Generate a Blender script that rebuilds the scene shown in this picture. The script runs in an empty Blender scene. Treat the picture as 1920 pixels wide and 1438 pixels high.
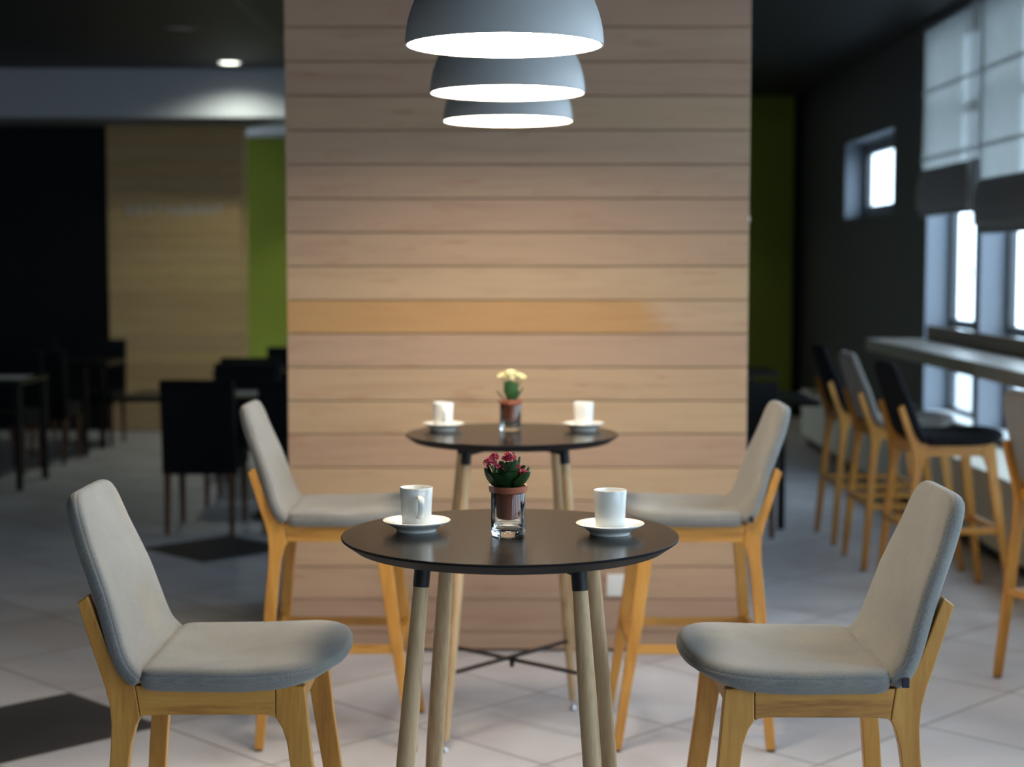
import bpy, bmesh, math, random
from mathutils import Vector, Matrix
random.seed(7)
PI = math.pi
S = bpy.context.scene
C = S.collection

# ------------------------------------------------------------------ camera
FPX = 3060.0
cam_d = bpy.data.cameras.new('camera')
cam = bpy.data.objects.new('camera', cam_d); C.objects.link(cam)
cam_d.sensor_fit = 'HORIZONTAL'; cam_d.sensor_width = 36.0
cam_d.lens = FPX / 1920 * 36.0
cam.location = (0, 0, 1.56)
cam.rotation_euler = (PI/2 - math.atan(229/FPX), 0, 0)
cam_d.clip_start = 0.05; cam_d.clip_end = 200
cam_d.dof.use_dof = True
cam_d.dof.focus_distance = 3.27
cam_d.dof.aperture_fstop = 2.6
S.camera = cam

# ------------------------------------------------------------------ world, exposure
w = bpy.data.worlds.new('sky'); S.world = w; w.use_nodes = True
bg = w.node_tree.nodes['Background']
bg.inputs[0].default_value = (0.71, 0.85, 1.0, 1)
bg.inputs[1].default_value = 6.6
S.view_settings.view_transform = 'Standard'
S.view_settings.look = 'None'
S.view_settings.gamma = 1
S.view_settings.use_curve_mapping = False
S.view_settings.exposure = 0.0
S.cycles.max_bounces = 10
S.cycles.diffuse_bounces = 5
S.cycles.transparent_max_bounces = 16
S.cycles.sample_clamp_indirect = 6.0
S.cycles.use_denoising = True

XW = 2.90            # inner face of the window wall
XO = 3.12            # outer face
CEIL = 3.20
BAY0 = 11.46         # far jamb of the first window bay
BAY = 1.33

# light portals in the window openings (guide sampling only)
for i in range(10):
    y1 = BAY0 - i*BAY; y0 = y1 - BAY + 0.10
    l = bpy.data.lights.new('window_portal', 'AREA'); l.shape = 'RECTANGLE'
    l.size = 2.6; l.size_y = y1 - y0
    l.cycles.is_portal = True
    o = bpy.data.objects.new('window_portal', l); C.objects.link(o)
    o.location = (XO + 0.05, (y0+y1)/2, 1.85); o.rotation_euler = (0, PI/2, 0)

LAMP_E = 42.0
SPOT_W = 55.0

def spot(x, y, z, watts, angle, blend, col=(1, .93, .8), parent=None):
    l = bpy.data.lights.new('downlight_beam', 'SPOT'); l.energy = watts
    l.spot_size = angle; l.spot_blend = blend; l.color = col; l.shadow_soft_size = .04
    o = bpy.data.objects.new('downlight_beam', l); C.objects.link(o); o.location = (x, y, z)
    if parent: o.parent = parent
    return o

# ------------------------------------------------------------------ helpers
class MB:
    def __init__(s): s.bm = bmesh.new()
    def quad(s, *v): 
        return s.bm.faces.new([s.bm.verts.new(p) for p in v])
    def box(s, x0, x1, y0, y1, z0, z1, mi=0):
        vs = [s.bm.verts.new((x, y, z)) for x in (x0, x1) for y in (y0, y1) for z in (z0, z1)]
        for f in ((0,1,3,2),(4,6,7,5),(0,4,5,1),(2,3,7,6),(0,2,6,4),(1,5,7,3)):
            s.bm.faces.new([vs[i] for i in f]).material_index = mi
        return vs
    def bar(s, a, b, wid, hei, up=(0,0,1)):
        a = Vector(a); b = Vector(b); d = (b-a).normalized(); u = Vector(up)
        r = d.cross(u).normalized(); u = r.cross(d).normalized()
        ring = lambda p: [s.bm.verts.new(p + r*sx*wid/2 + u*sz*hei/2) for sx, sz in ((-1,-1),(1,-1),(1,1),(-1,1))]
        A, B = ring(a), ring(b)
        s.bm.faces.new(A[::-1]); s.bm.faces.new(B)
        for i in range(4): s.bm.faces.new([A[i], A[(i+1)%4], B[(i+1)%4], B[i]])
    def prism(s, pts, y0, y1, fy=None):
        """polygon in xz extruded along y; fy(z) shifts y"""
        fy = fy or (lambda z: 0)
        A = [s.bm.verts.new((x, y0+fy(z), z)) for x, z in pts]
        B = [s.bm.verts.new((x, y1+fy(z), z)) for x, z in pts]
        n = len(pts)
        s.bm.faces.new(A); s.bm.faces.new(B[::-1])
        for i in range(n): s.bm.faces.new([A[i], B[i], B[(i+1)%n], A[(i+1)%n]])
    def lathe(s, prof, n=48, c=(0,0), cap=True):
        rings = []
        for r, z in prof:
            if r < 1e-6: rings.append([s.bm.verts.new((c[0], c[1], z))])
            else: rings.append([s.bm.verts.new((c[0]+r*math.cos(2*PI*i/n), c[1]+r*math.sin(2*PI*i/n), z)) for i in range(n)])
        for A, B in zip(rings, rings[1:]):
            for i in range(n):
                j = (i+1) % n
                if len(A) == 1 and len(B) == 1: continue
                if len(A) == 1: s.bm.faces.new([A[0], B[j], B[i]])
                elif len(B) == 1: s.bm.faces.new([A[i], A[j], B[0]])
                else: s.bm.faces.new([A[i], A[j], B[j], B[i]])
        if cap:
            if len(rings[0]) > 1: s.bm.faces.new(rings[0][::-1])
            if len(rings[-1]) > 1: s.bm.faces.new(rings[-1])
    def tube(s, pts, rad, n=10, flat=None):
        """tube along pts with radius per point"""
        pts = [Vector(p) for p in pts]; prev = None; rings = []
        for i, p in enumerate(pts):
            d = (pts[min(i+1, len(pts)-1)] - pts[max(i-1, 0)]).normalized()
            if prev is None:
                a = Vector((0,0,1)) if abs(d.z) < .9 else Vector((1,0,0))
                u = d.cross(a).normalized()
            else: u = (prev - d*prev.dot(d)).normalized()
            prev = u; v = d.cross(u)
            r = rad[i] if isinstance(rad, (list, tuple)) else rad
            ru, rv = (r, r) if not flat else (r*flat[0], r*flat[1])
            rings.append([s.bm.verts.new(p + u*ru*math.cos(2*PI*k/n) + v*rv*math.sin(2*PI*k/n)) for k in range(n)])
        for A, B in zip(rings, rings[1:]):
            for k in range(n): s.bm.faces.new([A[k], A[(k+1)%n], B[(k+1)%n], B[k]])
        s.bm.faces.new(rings[0][::-1]); s.bm.faces.new(rings[-1])
    def blob(s, outline, rings, f):
        """outline: list of (a,b); rings: (scale, t) from bottom centre to top centre; f(a,b,t)->xyz"""
        ca = sum(p[0] for p in outline)/len(outline); cb = sum(p[1] for p in outline)/len(outline)
        R = []
        for sc, t in rings:
            if sc <= 0: R.append([s.bm.verts.new(f(ca, cb, t, 0))])
            else: R.append([s.bm.verts.new(f(ca+(a-ca)*sc, cb+(b-cb)*sc, t, sc)) for a, b in outline])
        n = len(outline)
        for A, B in zip(R, R[1:]):
            for i in range(n):
                j = (i+1) % n
                if len(A) == 1: s.bm.faces.new([A[0], B[j], B[i]])
                elif len(B) == 1: s.bm.faces.new([A[i], A[j], B[0]])
                else: s.bm.faces.new([A[i], A[j], B[j], B[i]])
    def build(s, name, mat, parent=None, smooth=True, bevel=0, angle=40, seg=2):
        bmesh.ops.recalc_face_normals(s.bm, faces=s.bm.faces[:])
        me = bpy.data.meshes.new(name); s.bm.to_mesh(me); s.bm.free()
        for m in (mat if isinstance(mat, (list, tuple)) else [mat]): me.materials.append(m)
        if smooth:
            for p in me.polygons: p.use_smooth = True
            try: me.set_sharp_from_angle(angle=math.radians(angle))
            except Exception: pass
        o = bpy.data.objects.new(name, me); C.objects.link(o)
        if parent: o.parent = parent
        if bevel:
            b = o.modifiers.new('bevel', 'BEVEL'); b.width = bevel; b.segments = seg; b.limit_method = 'ANGLE'; b.angle_limit = math.radians(35)
            b.harden_normals = False
        return o

def tag(o, label=None, cat=None, group=None, kind=None):
    if label: o['label'] = label
    if cat: o['category'] = cat
    if group: o['group'] = group
    if kind: o['kind'] = kind
    return o
def thing(name, label, cat, loc=(0,0,0), rz=0, group=None):
    o = bpy.data.objects.new(name, None); C.objects.link(o); o.empty_display_size = .05
    o.location = loc; o.rotation_euler = (0, 0, rz)
    return tag(o, label, cat, group)
def struct(o): o['kind'] = 'structure'; return o
KIDS = {}
def dup(root, loc, rz, label, group=None, swap=None):
    r = root.copy(); C.objects.link(r); r.location = loc; r.rotation_euler = (0, 0, rz); r['label'] = label
    if group: r['group'] = group
    def rec(src, dst):
        for ch in [o for o in C.objects if o.parent == src and o.type == 'MESH']:
            c = ch.copy(); C.objects.link(c); c.parent = dst
            if swap and ch.data in swap: c.data = swap[ch.data]
            rec(ch, c)
    rec(root, r)
    return r
def rrect(pts, rads, n=6):
    """round a polygon's corners"""
    out = []; m = len(pts)
    for i in range(m):
        p0, p1, p2 = (Vector(pts[(i-1)%m]), Vector(pts[i]), Vector(pts[(i+1)%m]))
        a = (p0-p1); b = (p2-p1); r = rads[i]
        if r <= 0: out.append(tuple(p1)); continue
        A = p1 + a.normalized()*min(r, a.length*.49); B = p1 + b.normalized()*min(r, b.length*.49)
        for k in range(n+1):
            t = k/n; out.append(tuple(A*(1-t)**2 + p1*2*t*(1-t) + B*t*t))
    return out
def densify(pts, step):
    out = []; m = len(pts)
    for i in range(m):
        a = Vector(pts[i]); b = Vector(pts[(i+1)%m]); k = max(1, int((b-a).length/step))
        for j in range(k): out.append(tuple(a + (b-a)*j/k))
    return out

# ------------------------------------------------------------------ materials
def new_mat(name):
    m = bpy.data.materials.new(name); m.use_nodes = True
    nt = m.node_tree; return m, nt, nt.nodes['Principled BSDF']
def P(name, col, rough=.5, metal=0, spec=.5, emis=None, es=0, noise=0, nscale=30, bump=0, bscale=200, coat=0, sheen=0):
    m, nt, b = new_mat(name)
    b.inputs['Base Color'].default_value = (*col, 1); b.inputs['Roughness'].default_value = rough
    b.inputs['Metallic'].default_value = metal; b.inputs['Specular IOR Level'].default_value = spec
    if coat: b.inputs['Coat Weight'].default_value = coat; b.inputs['Coat Roughness'].default_value = .1
    if sheen: b.inputs['Sheen Weight'].default_value = sheen; b.inputs['Sheen Roughness'].default_value = .5
    if emis: b.inputs['Emission Color'].default_value = (*emis, 1); b.inputs['Emission Strength'].default_value = es
    tc = nt.nodes.new('ShaderNodeTexCoord')
    n = nt.nodes.new('ShaderNodeTexNoise'); n.inputs['Scale'].default_value = nscale; n.inputs['Detail'].default_value = 4
    nt.links.new(tc.outputs['Object'], n.inputs['Vector'])
    r = nt.nodes.new('ShaderNodeMapRange'); r.inputs[3].default_value = 1-noise; r.inputs[4].default_value = 1+noise
    nt.links.new(n.outputs[0], r.inputs[0])
    mx = nt.nodes.new('ShaderNodeVectorMath'); mx.operation = 'SCALE'; mx.inputs[0].default_value = col
    nt.links.new(r.outputs[0], mx.inputs['Scale']); nt.links.new(mx.outputs[0], b.inputs['Base Color'])
    if bump:
        n2 = nt.nodes.new('ShaderNodeTexNoise'); n2.inputs['Scale'].default_value = bscale; n2.inputs['Detail'].default_value = 3
        nt.links.new(tc.outputs['Object'], n2.inputs['Vector'])
        bu = nt.nodes.new('ShaderNodeBump'); bu.inputs['Strength'].default_value = bump; bu.inputs['Distance'].default_value = .002
        nt.links.new(n2.outputs[0], bu.inputs['Height']); nt.links.new(bu.outputs[0], b.inputs['Normal'])
    return m
def math_n(nt, op, a, b=None, c=None):
    n = nt.nodes.new('ShaderNodeMath'); n.operation = op
    for i, v in enumerate((a, b, c)):
        if v is None: continue
        if isinstance(v, (int, float)): n.inputs[i].default_value = v
        else: nt.links.new(v, n.inputs[i])
    return n.outputs[0]
def ramp(nt, fac, stops):
    r = nt.nodes.new('ShaderNodeValToRGB'); e = r.color_ramp.elements
    while len(e) < len(stops): e.new(.5)
    for k, (p, c) in enumerate(stops): e[k].position = p; e[k].color = (*c, 1)
    nt.links.new(fac, r.inputs[0]); return r.outputs[0]
def mixc(nt, f, a, b, mode='MIX'):
    m = nt.nodes.new('ShaderNodeMix'); m.data_type = 'RGBA'; m.blend_type = mode
    for sock, v in ((m.inputs[0], f), (m.inputs[6], a), (m.inputs[7], b)):
        if isinstance(v, (int, float)): sock.default_value = v
        elif isinstance(v, tuple): sock.default_value = (*v, 1)
        else: nt.links.new(v, sock)
    return m.outputs[2]

def wood(name, dark, mid, light, rough=.42, axis='Z', scale=1.0, knots=.0):
    """grain stretched along an axis, in object coordinates plus a per-object offset"""
    m, nt, b = new_mat(name)
    tc = nt.nodes.new('ShaderNodeTexCoord'); oi = nt.nodes.new('ShaderNodeObjectInfo')
    mp = nt.nodes.new('ShaderNodeMapping')
    s = {'X': (1.2, 14, 14), 'Y': (14, 1.2, 14), 'Z': (14, 14, 1.2)}[axis]
    mp.inputs['Scale'].default_value = [v*scale for v in s]
    nt.links.new(tc.outputs['Object'], mp.inputs['Vector'])
    off = nt.nodes.new('ShaderNodeVectorMath'); off.operation = 'ADD'
    rn = math_n(nt, 'MULTIPLY', oi.outputs['Random'], 20)
    nt.links.new(mp.outputs[0], off.inputs[0]); nt.links.new(rn, off.inputs[1])
    n = nt.nodes.new('ShaderNodeTexNoise'); n.inputs['Scale'].default_value = 1.6; n.inputs['Detail'].default_value = 6; n.inputs['Distortion'].default_value = 1.0
    nt.links.new(off.outputs[0], n.inputs['Vector'])
    n2 = nt.nodes.new('ShaderNodeTexNoise'); n2.inputs['Scale'].default_value = 11; n2.inputs['Detail'].default_value = 5
    nt.links.new(off.outputs[0], n2.inputs['Vector'])
    f = math_n(nt, 'ADD', math_n(nt, 'MULTIPLY', n.outputs[0], .65), math_n(nt, 'MULTIPLY', n2.outputs[0], .35))
    col = ramp(nt, f, [(.32, dark), (.5, mid), (.68, light)])
    nt.links.new(col, b.inputs['Base Color']); b.inputs['Roughness'].default_value = rough
    bu = nt.nodes.new('ShaderNodeBump'); bu.inputs['Strength'].default_value = .12; bu.inputs['Distance'].default_value = .001
    nt.links.new(n2.outputs[0], bu.inputs['Height']); nt.links.new(bu.outputs[0], b.inputs['Normal'])
    return m

def fabric(name, c1, c2, fine=800, sheen=.25, stain=None):
    m, nt, b = new_mat(name)
    tc = nt.nodes.new('ShaderNodeTexCoord')
    def wv(d):
        wn = nt.nodes.new('ShaderNodeTexWave'); wn.bands_direction = d; wn.inputs['Scale'].default_value = fine/6.28
        wn.inputs['Distortion'].default_value = 1.5; wn.inputs['Detail'].default_value = 1; wn.inputs['Detail Scale'].default_value = 3
        nt.links.new(tc.outputs['Object'], wn.inputs['Vector']); return wn.outputs['Fac']
    weave = math_n(nt, 'MAXIMUM', wv('DIAGONAL'), wv('Y'))
    n = nt.nodes.new('ShaderNodeTexNoise'); n.inputs['Scale'].default_value = 700; n.inputs['Detail'].default_value = 2
    nt.links.new(tc.outputs['Object'], n.inputs['Vector'])
    n3 = nt.nodes.new('ShaderNodeTexNoise'); n3.inputs['Scale'].default_value = 9; n3.inputs['Detail'].default_value = 3
    nt.links.new(tc.outputs['Object'], n3.inputs['Vector'])
    f = math_n(nt, 'ADD', math_n(nt, 'MULTIPLY', weave, .14), math_n(nt, 'ADD', math_n(nt, 'MULTIPLY', n.outputs[0], .62), math_n(nt, 'MULTIPLY', n3.outputs[0], .25)))
    col = ramp(nt, f, [(.34, c1), (.76, c2)])
    if stain:
        n5 = nt.nodes.new('ShaderNodeTexNoise'); n5.inputs['Scale'].default_value = 7; n5.inputs['Detail'].default_value = 3
        oi = nt.nodes.new('ShaderNodeObjectInfo'); ad = nt.nodes.new('ShaderNodeVectorMath'); ad.operation = 'ADD'
        nt.links.new(tc.outputs['Object'], ad.inputs[0]); nt.links.new(math_n(nt, 'MULTIPLY', oi.outputs['Random'], 9), ad.inputs[1]); nt.links.new(ad.outputs[0], n5.inputs['Vector'])
        mr = nt.nodes.new('ShaderNodeMapRange'); mr.inputs[1].default_value = .56; mr.inputs[2].default_value = .75; mr.inputs[4].default_value = .35; nt.links.new(n5.outputs[0], mr.inputs[0])
        col = mixc(nt, mr.outputs[0], col, stain)
    nt.links.new(col, b.inputs['Base Color'])
    b.inputs['Roughness'].default_value = .9; b.inputs['Sheen Weight'].default_value = sheen; b.inputs['Specular IOR Level'].default_value = .15
    bu = nt.nodes.new('ShaderNodeBump'); bu.inputs['Strength'].default_value = .25; bu.inputs['Distance'].default_value = .0005
    nt.links.new(math_n(nt, 'ADD', weave, n.outputs[0]), bu.inputs['Height']); nt.links.new(bu.outputs[0], b.inputs['Normal'])
    return m

def pane_glass(name):
    m = bpy.data.materials.new(name); m.use_nodes = True; nt = m.node_tree; nt.nodes.clear()
    out = nt.nodes.new('ShaderNodeOutputMaterial'); t = nt.nodes.new('ShaderNodeBsdfTransparent'); g = nt.nodes.new('ShaderNodeBsdfGlossy')
    t.inputs[0].default_value = (.92, .96, .97, 1); g.inputs['Roughness'].default_value = .02
    fr = nt.nodes.new('ShaderNodeFresnel'); fr.inputs[0].default_value = 1.45
    mx = nt.nodes.new('ShaderNodeMixShader')
    ge = nt.nodes.new('ShaderNodeNewGeometry')
    nt.links.new(math_n(nt, 'MULTIPLY', fr.outputs[0], math_n(nt, 'SUBTRACT', 1.0, ge.outputs['Backfacing'])), mx.inputs[0]); nt.links.new(t.outputs[0], mx.inputs[1]); nt.links.new(g.outputs[0], mx.inputs[2]); nt.links.new(mx.outputs[0], out.inputs[0])
    return m
def blind_mat():
    m = bpy.data.materials.new('blind_fabric'); m.use_nodes = True; nt = m.node_tree; nt.nodes.clear()
    out = nt.nodes.new('ShaderNodeOutputMaterial'); d = nt.nodes.new('ShaderNodeBsdfDiffuse'); t = nt.nodes.new('ShaderNodeBsdfTranslucent')
    tr = nt.nodes.new('ShaderNodeBsdfTransparent'); tr.inputs[0].default_value = (.9, .95, 1, 1)
    d.inputs[0].default_value = (.32, .33, .34, 1); t.inputs[0].default_value = (.3, .3, .3, 1)
    tc = nt.nodes.new('ShaderNodeTexCoord'); mp = nt.nodes.new('ShaderNodeMapping'); mp.inputs['Scale'].default_value = (30, 160, 6)
    n = nt.nodes.new('ShaderNodeTexNoise'); n.inputs['Scale'].default_value = 1
    nt.links.new(tc.outputs['Object'], mp.inputs[0]); nt.links.new(mp.outputs[0], n.inputs['Vector'])
    nt.links.new(ramp(nt, n.outputs[0], [(.3, (.20, .21, .20)), (.7, (.36, .37, .355))]), t.inputs[0])
    m1 = nt.nodes.new('ShaderNodeMixShader'); m1.inputs[0].default_value = .5
    m2 = nt.nodes.new('ShaderNodeMixShader'); m2.inputs[0].default_value = .055
    nt.links.new(d.outputs[0], m1.inputs[1]); nt.links.new(t.outputs[0], m1.inputs[2])
    nt.links.new(m1.outputs[0], m2.inputs[1]); nt.links.new(tr.outputs[0], m2.inputs[2]); nt.links.new(m2.outputs[0], out.inputs[0])
    return m

def plank_mat(name, z0, pitch, tones, orange_row=None, orange_x=0.5, xoff=0):
    m, nt, b = new_mat(name)
    tc = nt.nodes.new('ShaderNodeTexCoord'); sp = nt.nodes.new('ShaderNodeSeparateXYZ'); nt.links.new(tc.outputs['Object'], sp.inputs[0])
    idx = math_n(nt, 'FLOOR', math_n(nt, 'DIVIDE', math_n(nt, 'SUBTRACT', sp.outputs['Z'], z0), pitch))
    wn = nt.nodes.new('ShaderNodeTexWhiteNoise'); wn.noise_dimensions = '1D'; nt.links.new(math_n(nt, 'ADD', idx, .5), wn.inputs['W'])
    cb = nt.nodes.new('ShaderNodeCombineXYZ')
    nt.links.new(math_n(nt, 'ADD', math_n(nt, 'MULTIPLY', sp.outputs['X'], 1.3), math_n(nt, 'MULTIPLY', idx, 7.3)), cb.inputs[0])
    nt.links.new(sp.outputs['Y'], cb.inputs[1]); nt.links.new(math_n(nt, 'MULTIPLY', sp.outputs['Z'], 16), cb.inputs[2])
    n = nt.nodes.new('ShaderNodeTexNoise'); n.inputs['Scale'].default_value = 1.5; n.inputs['Detail'].default_value = 6; n.inputs['Distortion'].default_value = .8
    nt.links.new(cb.outputs[0], n.inputs['Vector'])
    base = ramp(nt, wn.outputs['Value'], [(0, tones[0]), (.35, tones[1]), (.7, tones[2]), (1, tones[3])])
    grain = ramp(nt, n.outputs[0], [(.3, (.92, .885, .86)), (.5, (1, 1, 1)), (.75, (1.05, 1.03, 1.0))])
    col = mixc(nt, 1.0, base, grain, 'MULTIPLY')
    # reddish heartwood streaks and knots
    cb2 = nt.nodes.new('ShaderNodeCombineXYZ')
    nt.links.new(math_n(nt, 'ADD', math_n(nt, 'MULTIPLY', sp.outputs['X'], 3.2), math_n(nt, 'MULTIPLY', idx, 3.1)), cb2.inputs[0]); nt.links.new(math_n(nt, 'MULTIPLY', sp.outputs['Z'], 22), cb2.inputs[2])
    n2 = nt.nodes.new('ShaderNodeTexNoise'); n2.inputs['Scale'].default_value = 1.3; n2.inputs['Detail'].default_value = 3
    nt.links.new(cb2.outputs[0], n2.inputs['Vector'])
    k = nt.nodes.new('ShaderNodeMapRange'); k.inputs[1].default_value = .60; k.inputs[2].default_value = .74; k.inputs[4].default_value = .42
    nt.links.new(n2.outputs[0], k.inputs[0])
    col = mixc(nt, k.outputs[0], col, (.34, .13, .07))
    if orange_row is not None:
        a = math_n(nt, 'COMPARE', idx, float(orange_row), .2)
        e = math_n(nt, 'ADD', sp.outputs['X'], math_n(nt, 'MULTIPLY', n.outputs[0], .25))
        mr = nt.nodes.new('ShaderNodeMapRange'); mr.inputs[1].default_value = orange_x; mr.inputs[2].default_value = orange_x+.12; mr.inputs[3].default_value = 1; mr.inputs[4].default_value = 0
        nt.links.new(e, mr.inputs[0])
        col = mixc(nt, math_n(nt, 'MULTIPLY', math_n(nt, 'MULTIPLY', a, mr.outputs[0]), .70), col, mixc(nt, 1.0, (.49, .26, .085), grain, 'MULTIPLY'))
    nt.links.new(col, b.inputs['Base Color']); b.inputs['Roughness'].default_value = .6; b.inputs['Specular IOR Level'].default_value = .25
    bu = nt.nodes.new('ShaderNodeBump'); bu.inputs['Strength'].default_value = .1; bu.inputs['Distance'].default_value = .002
    nt.links.new(n.outputs[0], bu.inputs['Height']); nt.links.new(bu.outputs[0], b.inputs['Normal'])
    return m

def floor_mat():
    m, nt, b = new_mat('floor_tiles')
    tc = nt.nodes.new('ShaderNodeTexCoord'); sp = nt.nodes.new('ShaderNodeSeparateXYZ'); nt.links.new(tc.outputs['Object'], sp.inputs[0])
    h2 = .8528
    x = math_n(nt, 'SUBTRACT', sp.outputs['X'], .527); y = math_n(nt, 'SUBTRACT', sp.outputs['Y'], 5.395)
    u = math_n(nt, 'DIVIDE', math_n(nt, 'ADD', x, y), h2); v = math_n(nt, 'DIVIDE', math_n(nt, 'SUBTRACT', y, x), h2)
    fu, fv = math_n(nt, 'FLOOR', u), math_n(nt, 'FLOOR', v)
    du = math_n(nt, 'ABSOLUTE', math_n(nt, 'SUBTRACT', math_n(nt, 'FRACT', u), .5)); dv = math_n(nt, 'ABSOLUTE', math_n(nt, 'SUBTRACT', math_n(nt, 'FRACT', v), .5))
    edge = math_n(nt, 'MAXIMUM', du, dv)
    g = nt.nodes.new('ShaderNodeMapRange'); g.inputs[1].default_value = .4925; g.inputs[2].default_value = .4955
    nt.links.new(edge, g.inputs[0]); grout = g.outputs[0]
    cb = nt.nodes.new('ShaderNodeCombineXYZ'); nt.links.new(fu, cb.inputs[0]); nt.links.new(fv, cb.inputs[1])
    wn = nt.nodes.new('ShaderNodeTexWhiteNoise'); nt.links.new(cb.outputs[0], wn.inputs['Vector'])
    n = nt.nodes.new('ShaderNodeTexNoise'); n.inputs['Scale'].default_value = 2.2; n.inputs['Detail'].default_value = 6; n.inputs['Distortion'].default_value = .6
    of = nt.nodes.new('ShaderNodeVectorMath'); of.operation = 'ADD'; nt.links.new(tc.outputs['Object'], of.inputs[0])
    sc = nt.nodes.new('ShaderNodeVectorMath'); sc.operation = 'SCALE'; sc.inputs['Scale'].default_value = 6; nt.links.new(wn.outputs['Color'], sc.inputs[0]); nt.links.new(sc.outputs[0], of.inputs[1])
    nt.links.new(of.outputs[0], n.inputs['Vector'])
    col = ramp(nt, n.outputs[0], [(.3, (.53, .495, .50)), (.5, (.62, .595, .61)), (.7, (.68, .665, .68))])
    tone = nt.nodes.new('ShaderNodeMapRange'); tone.inputs[3].default_value = .94; tone.inputs[4].default_value = 1.04; nt.links.new(wn.outputs['Value'], tone.inputs[0])
    s2 = nt.nodes.new('ShaderNodeVectorMath'); s2.operation = 'SCALE'; nt.links.new(col, s2.inputs[0]); nt.links.new(tone.outputs[0], s2.inputs['Scale'])
    col = s2.outputs[0]
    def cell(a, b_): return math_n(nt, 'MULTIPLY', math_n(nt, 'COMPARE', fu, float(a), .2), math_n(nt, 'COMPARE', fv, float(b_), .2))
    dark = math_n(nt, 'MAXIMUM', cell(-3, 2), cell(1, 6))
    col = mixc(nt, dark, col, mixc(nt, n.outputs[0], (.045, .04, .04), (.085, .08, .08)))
    col = mixc(nt, grout, col, (.17, .145, .125))
    nt.links.new(col, b.inputs['Base Color'])
    rr = nt.nodes.new('ShaderNodeMapRange'); rr.inputs[3].default_value = .40; rr.inputs[4].default_value = .55; nt.links.new(n.outputs[0], rr.inputs[0])
    nt.links.new(rr.outputs[0], b.inputs['Roughness'])
    b.inputs['Specular IOR Level'].default_value = .5
    n4 = nt.nodes.new('ShaderNodeTexNoise'); n4.inputs['Scale'].default_value = 5; nt.links.new(tc.outputs['Object'], n4.inputs['Vector'])
    hgt = math_n(nt, 'ADD', math_n(nt, 'MULTIPLY', grout, -1.0), math_n(nt, 'MULTIPLY', n4.outputs[0], .5))
    bu = nt.nodes.new('ShaderNodeBump'); bu.inputs['Strength'].default_value = .35; bu.inputs['Distance'].default_value = .003
    nt.links.new(hgt, bu.inputs['Height']); nt.links.new(bu.outputs[0], b.inputs['Normal'])
    return m

M = {}
M['floor'] = floor_mat()
M['ceil'] = P('dark_ceiling_paint', (.012, .0125, .0145), .55, noise=.05)
M['soffit'] = P('pale_bulkhead_paint', (.50, .51, .55), .8, noise=.02)
M['wall_dark'] = P('charcoal_wall_paint', (.030, .029, .030), .5, noise=.08, nscale=6)
M['wall_black'] = P('black_lacquer_wall', (.005, .0054, .007), .45, spec=.2, noise=.05)
M['green'] = P('lime_wall_paint', (.19, .245, .018), .75, noise=.03)
M['reveal'] = P('pale_grey_reveal_paint', (.26, .295, .35), .7, noise=.02)
M['frame'] = P('grey_window_frame', (.075, .08, .09), .35)
M['sillw'] = P('white_sill', (.75, .77, .78), .4)
M['glass'] = pane_glass('window_pane_glass')
M['blind'] = blind_mat()
M['blind_dark'] = P('stacked_blind_fabric', (.26, .26, .27), .85, noise=.1, nscale=300)
M['outside'] = P('pale_paving', (.36, .38, .40), .9, noise=.03)
M['cream'] = P('cream_radiator_casing', (.60, .57, .47), .5, noise=.02)
M['black'] = P('black_satin_metal', (.008, .008, .009), .42, spec=.3)
M['top'] = P('black_laminate', (.007, .0065, .006), .19, spec=.12, noise=.15, nscale=25, bump=.05, bscale=500)
M['topedge'] = P('black_table_edge', (.006, .0065, .009), .5, spec=.12)
M['beech'] = wood('honey_beech', (.38, .155, .026), (.52, .24, .043), (.60, .31, .068), .38, 'Z')
M['beech_x'] = wood('honey_beech_rail', (.25, .095, .022), (.52, .245, .046), (.60, .32, .075), .38, 'X')
M['beech_y'] = wood('honey_beech_cross', (.38, .155, .026), (.52, .24, .043), (.60, .31, .068), .38, 'Y')
M['oak'] = wood('pale_oak', (.30, .19, .09), (.46, .31, .165), (.56, .40, .23), .5, 'Z', 1.5)
M['grey_fab'] = fabric('light_grey_wool', (.125, .123, .116), (.295, .292, .279), stain=(.30, .26, .17))
M['black_fab'] = fabric('black_wool', (.005, .006, .008), (.014, .015, .020), sheen=0)
M['grey2_fab'] = fabric('mid_grey_wool', (.14, .135, .13), (.26, .25, .24))
M['porc'] = P('white_porcelain', (.88, .88, .84), .12, coat=.5)
M['terra'] = P('terracotta_plastic', (.38, .11, .055), .35)
M['soil'] = P('dark_soil', (.02, .012, .008), .95, noise=.5, nscale=400, bump=1, bscale=500)
M['leaf'] = P('succulent_leaf', (.016, .048, .011), .48, spec=.3, noise=.3, nscale=60)
M['leaf2'] = P('paler_succulent_leaf', (.05, .13, .04), .4, noise=.3, nscale=60)
M['stem'] = P('green_stem', (.08, .16, .04), .5)
M['red'] = P('crimson_petal', (.30, .004, .04), .5, noise=.3, nscale=300)
M['pale'] = P('pale_pink_petal', (.70, .30, .36), .5)
M['yellow'] = P('cream_yellow_petal', (.86, .82, .48), .5, noise=.15, nscale=300)
M['lampw'] = P('white_enamel_shade', (.44, .45, .455), .42, noise=.02)
M['lampin'] = P('white_shade_lining', (.85, .83, .78), .6)
M['diffuser'] = P('glowing_diffuser', (.9, .9, .9), .5, emis=(1, .85, .66), es=LAMP_E)
M['spotlit'] = P('glowing_downlight_lens', (.9, .9, .9), .5, emis=(.95, 1, .85), es=6)
M['dimlens'] = P('unlit_downlight_lens', (.30, .30, .30), .4)
M['steel'] = P('brushed_steel', (.55, .56, .58), .3, metal=1)
M['letter'] = P('light_grey_letter', (.50, .52, .53), .45)
M['white_pl'] = P('white_plastic', (.80, .80, .78), .35)
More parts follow.
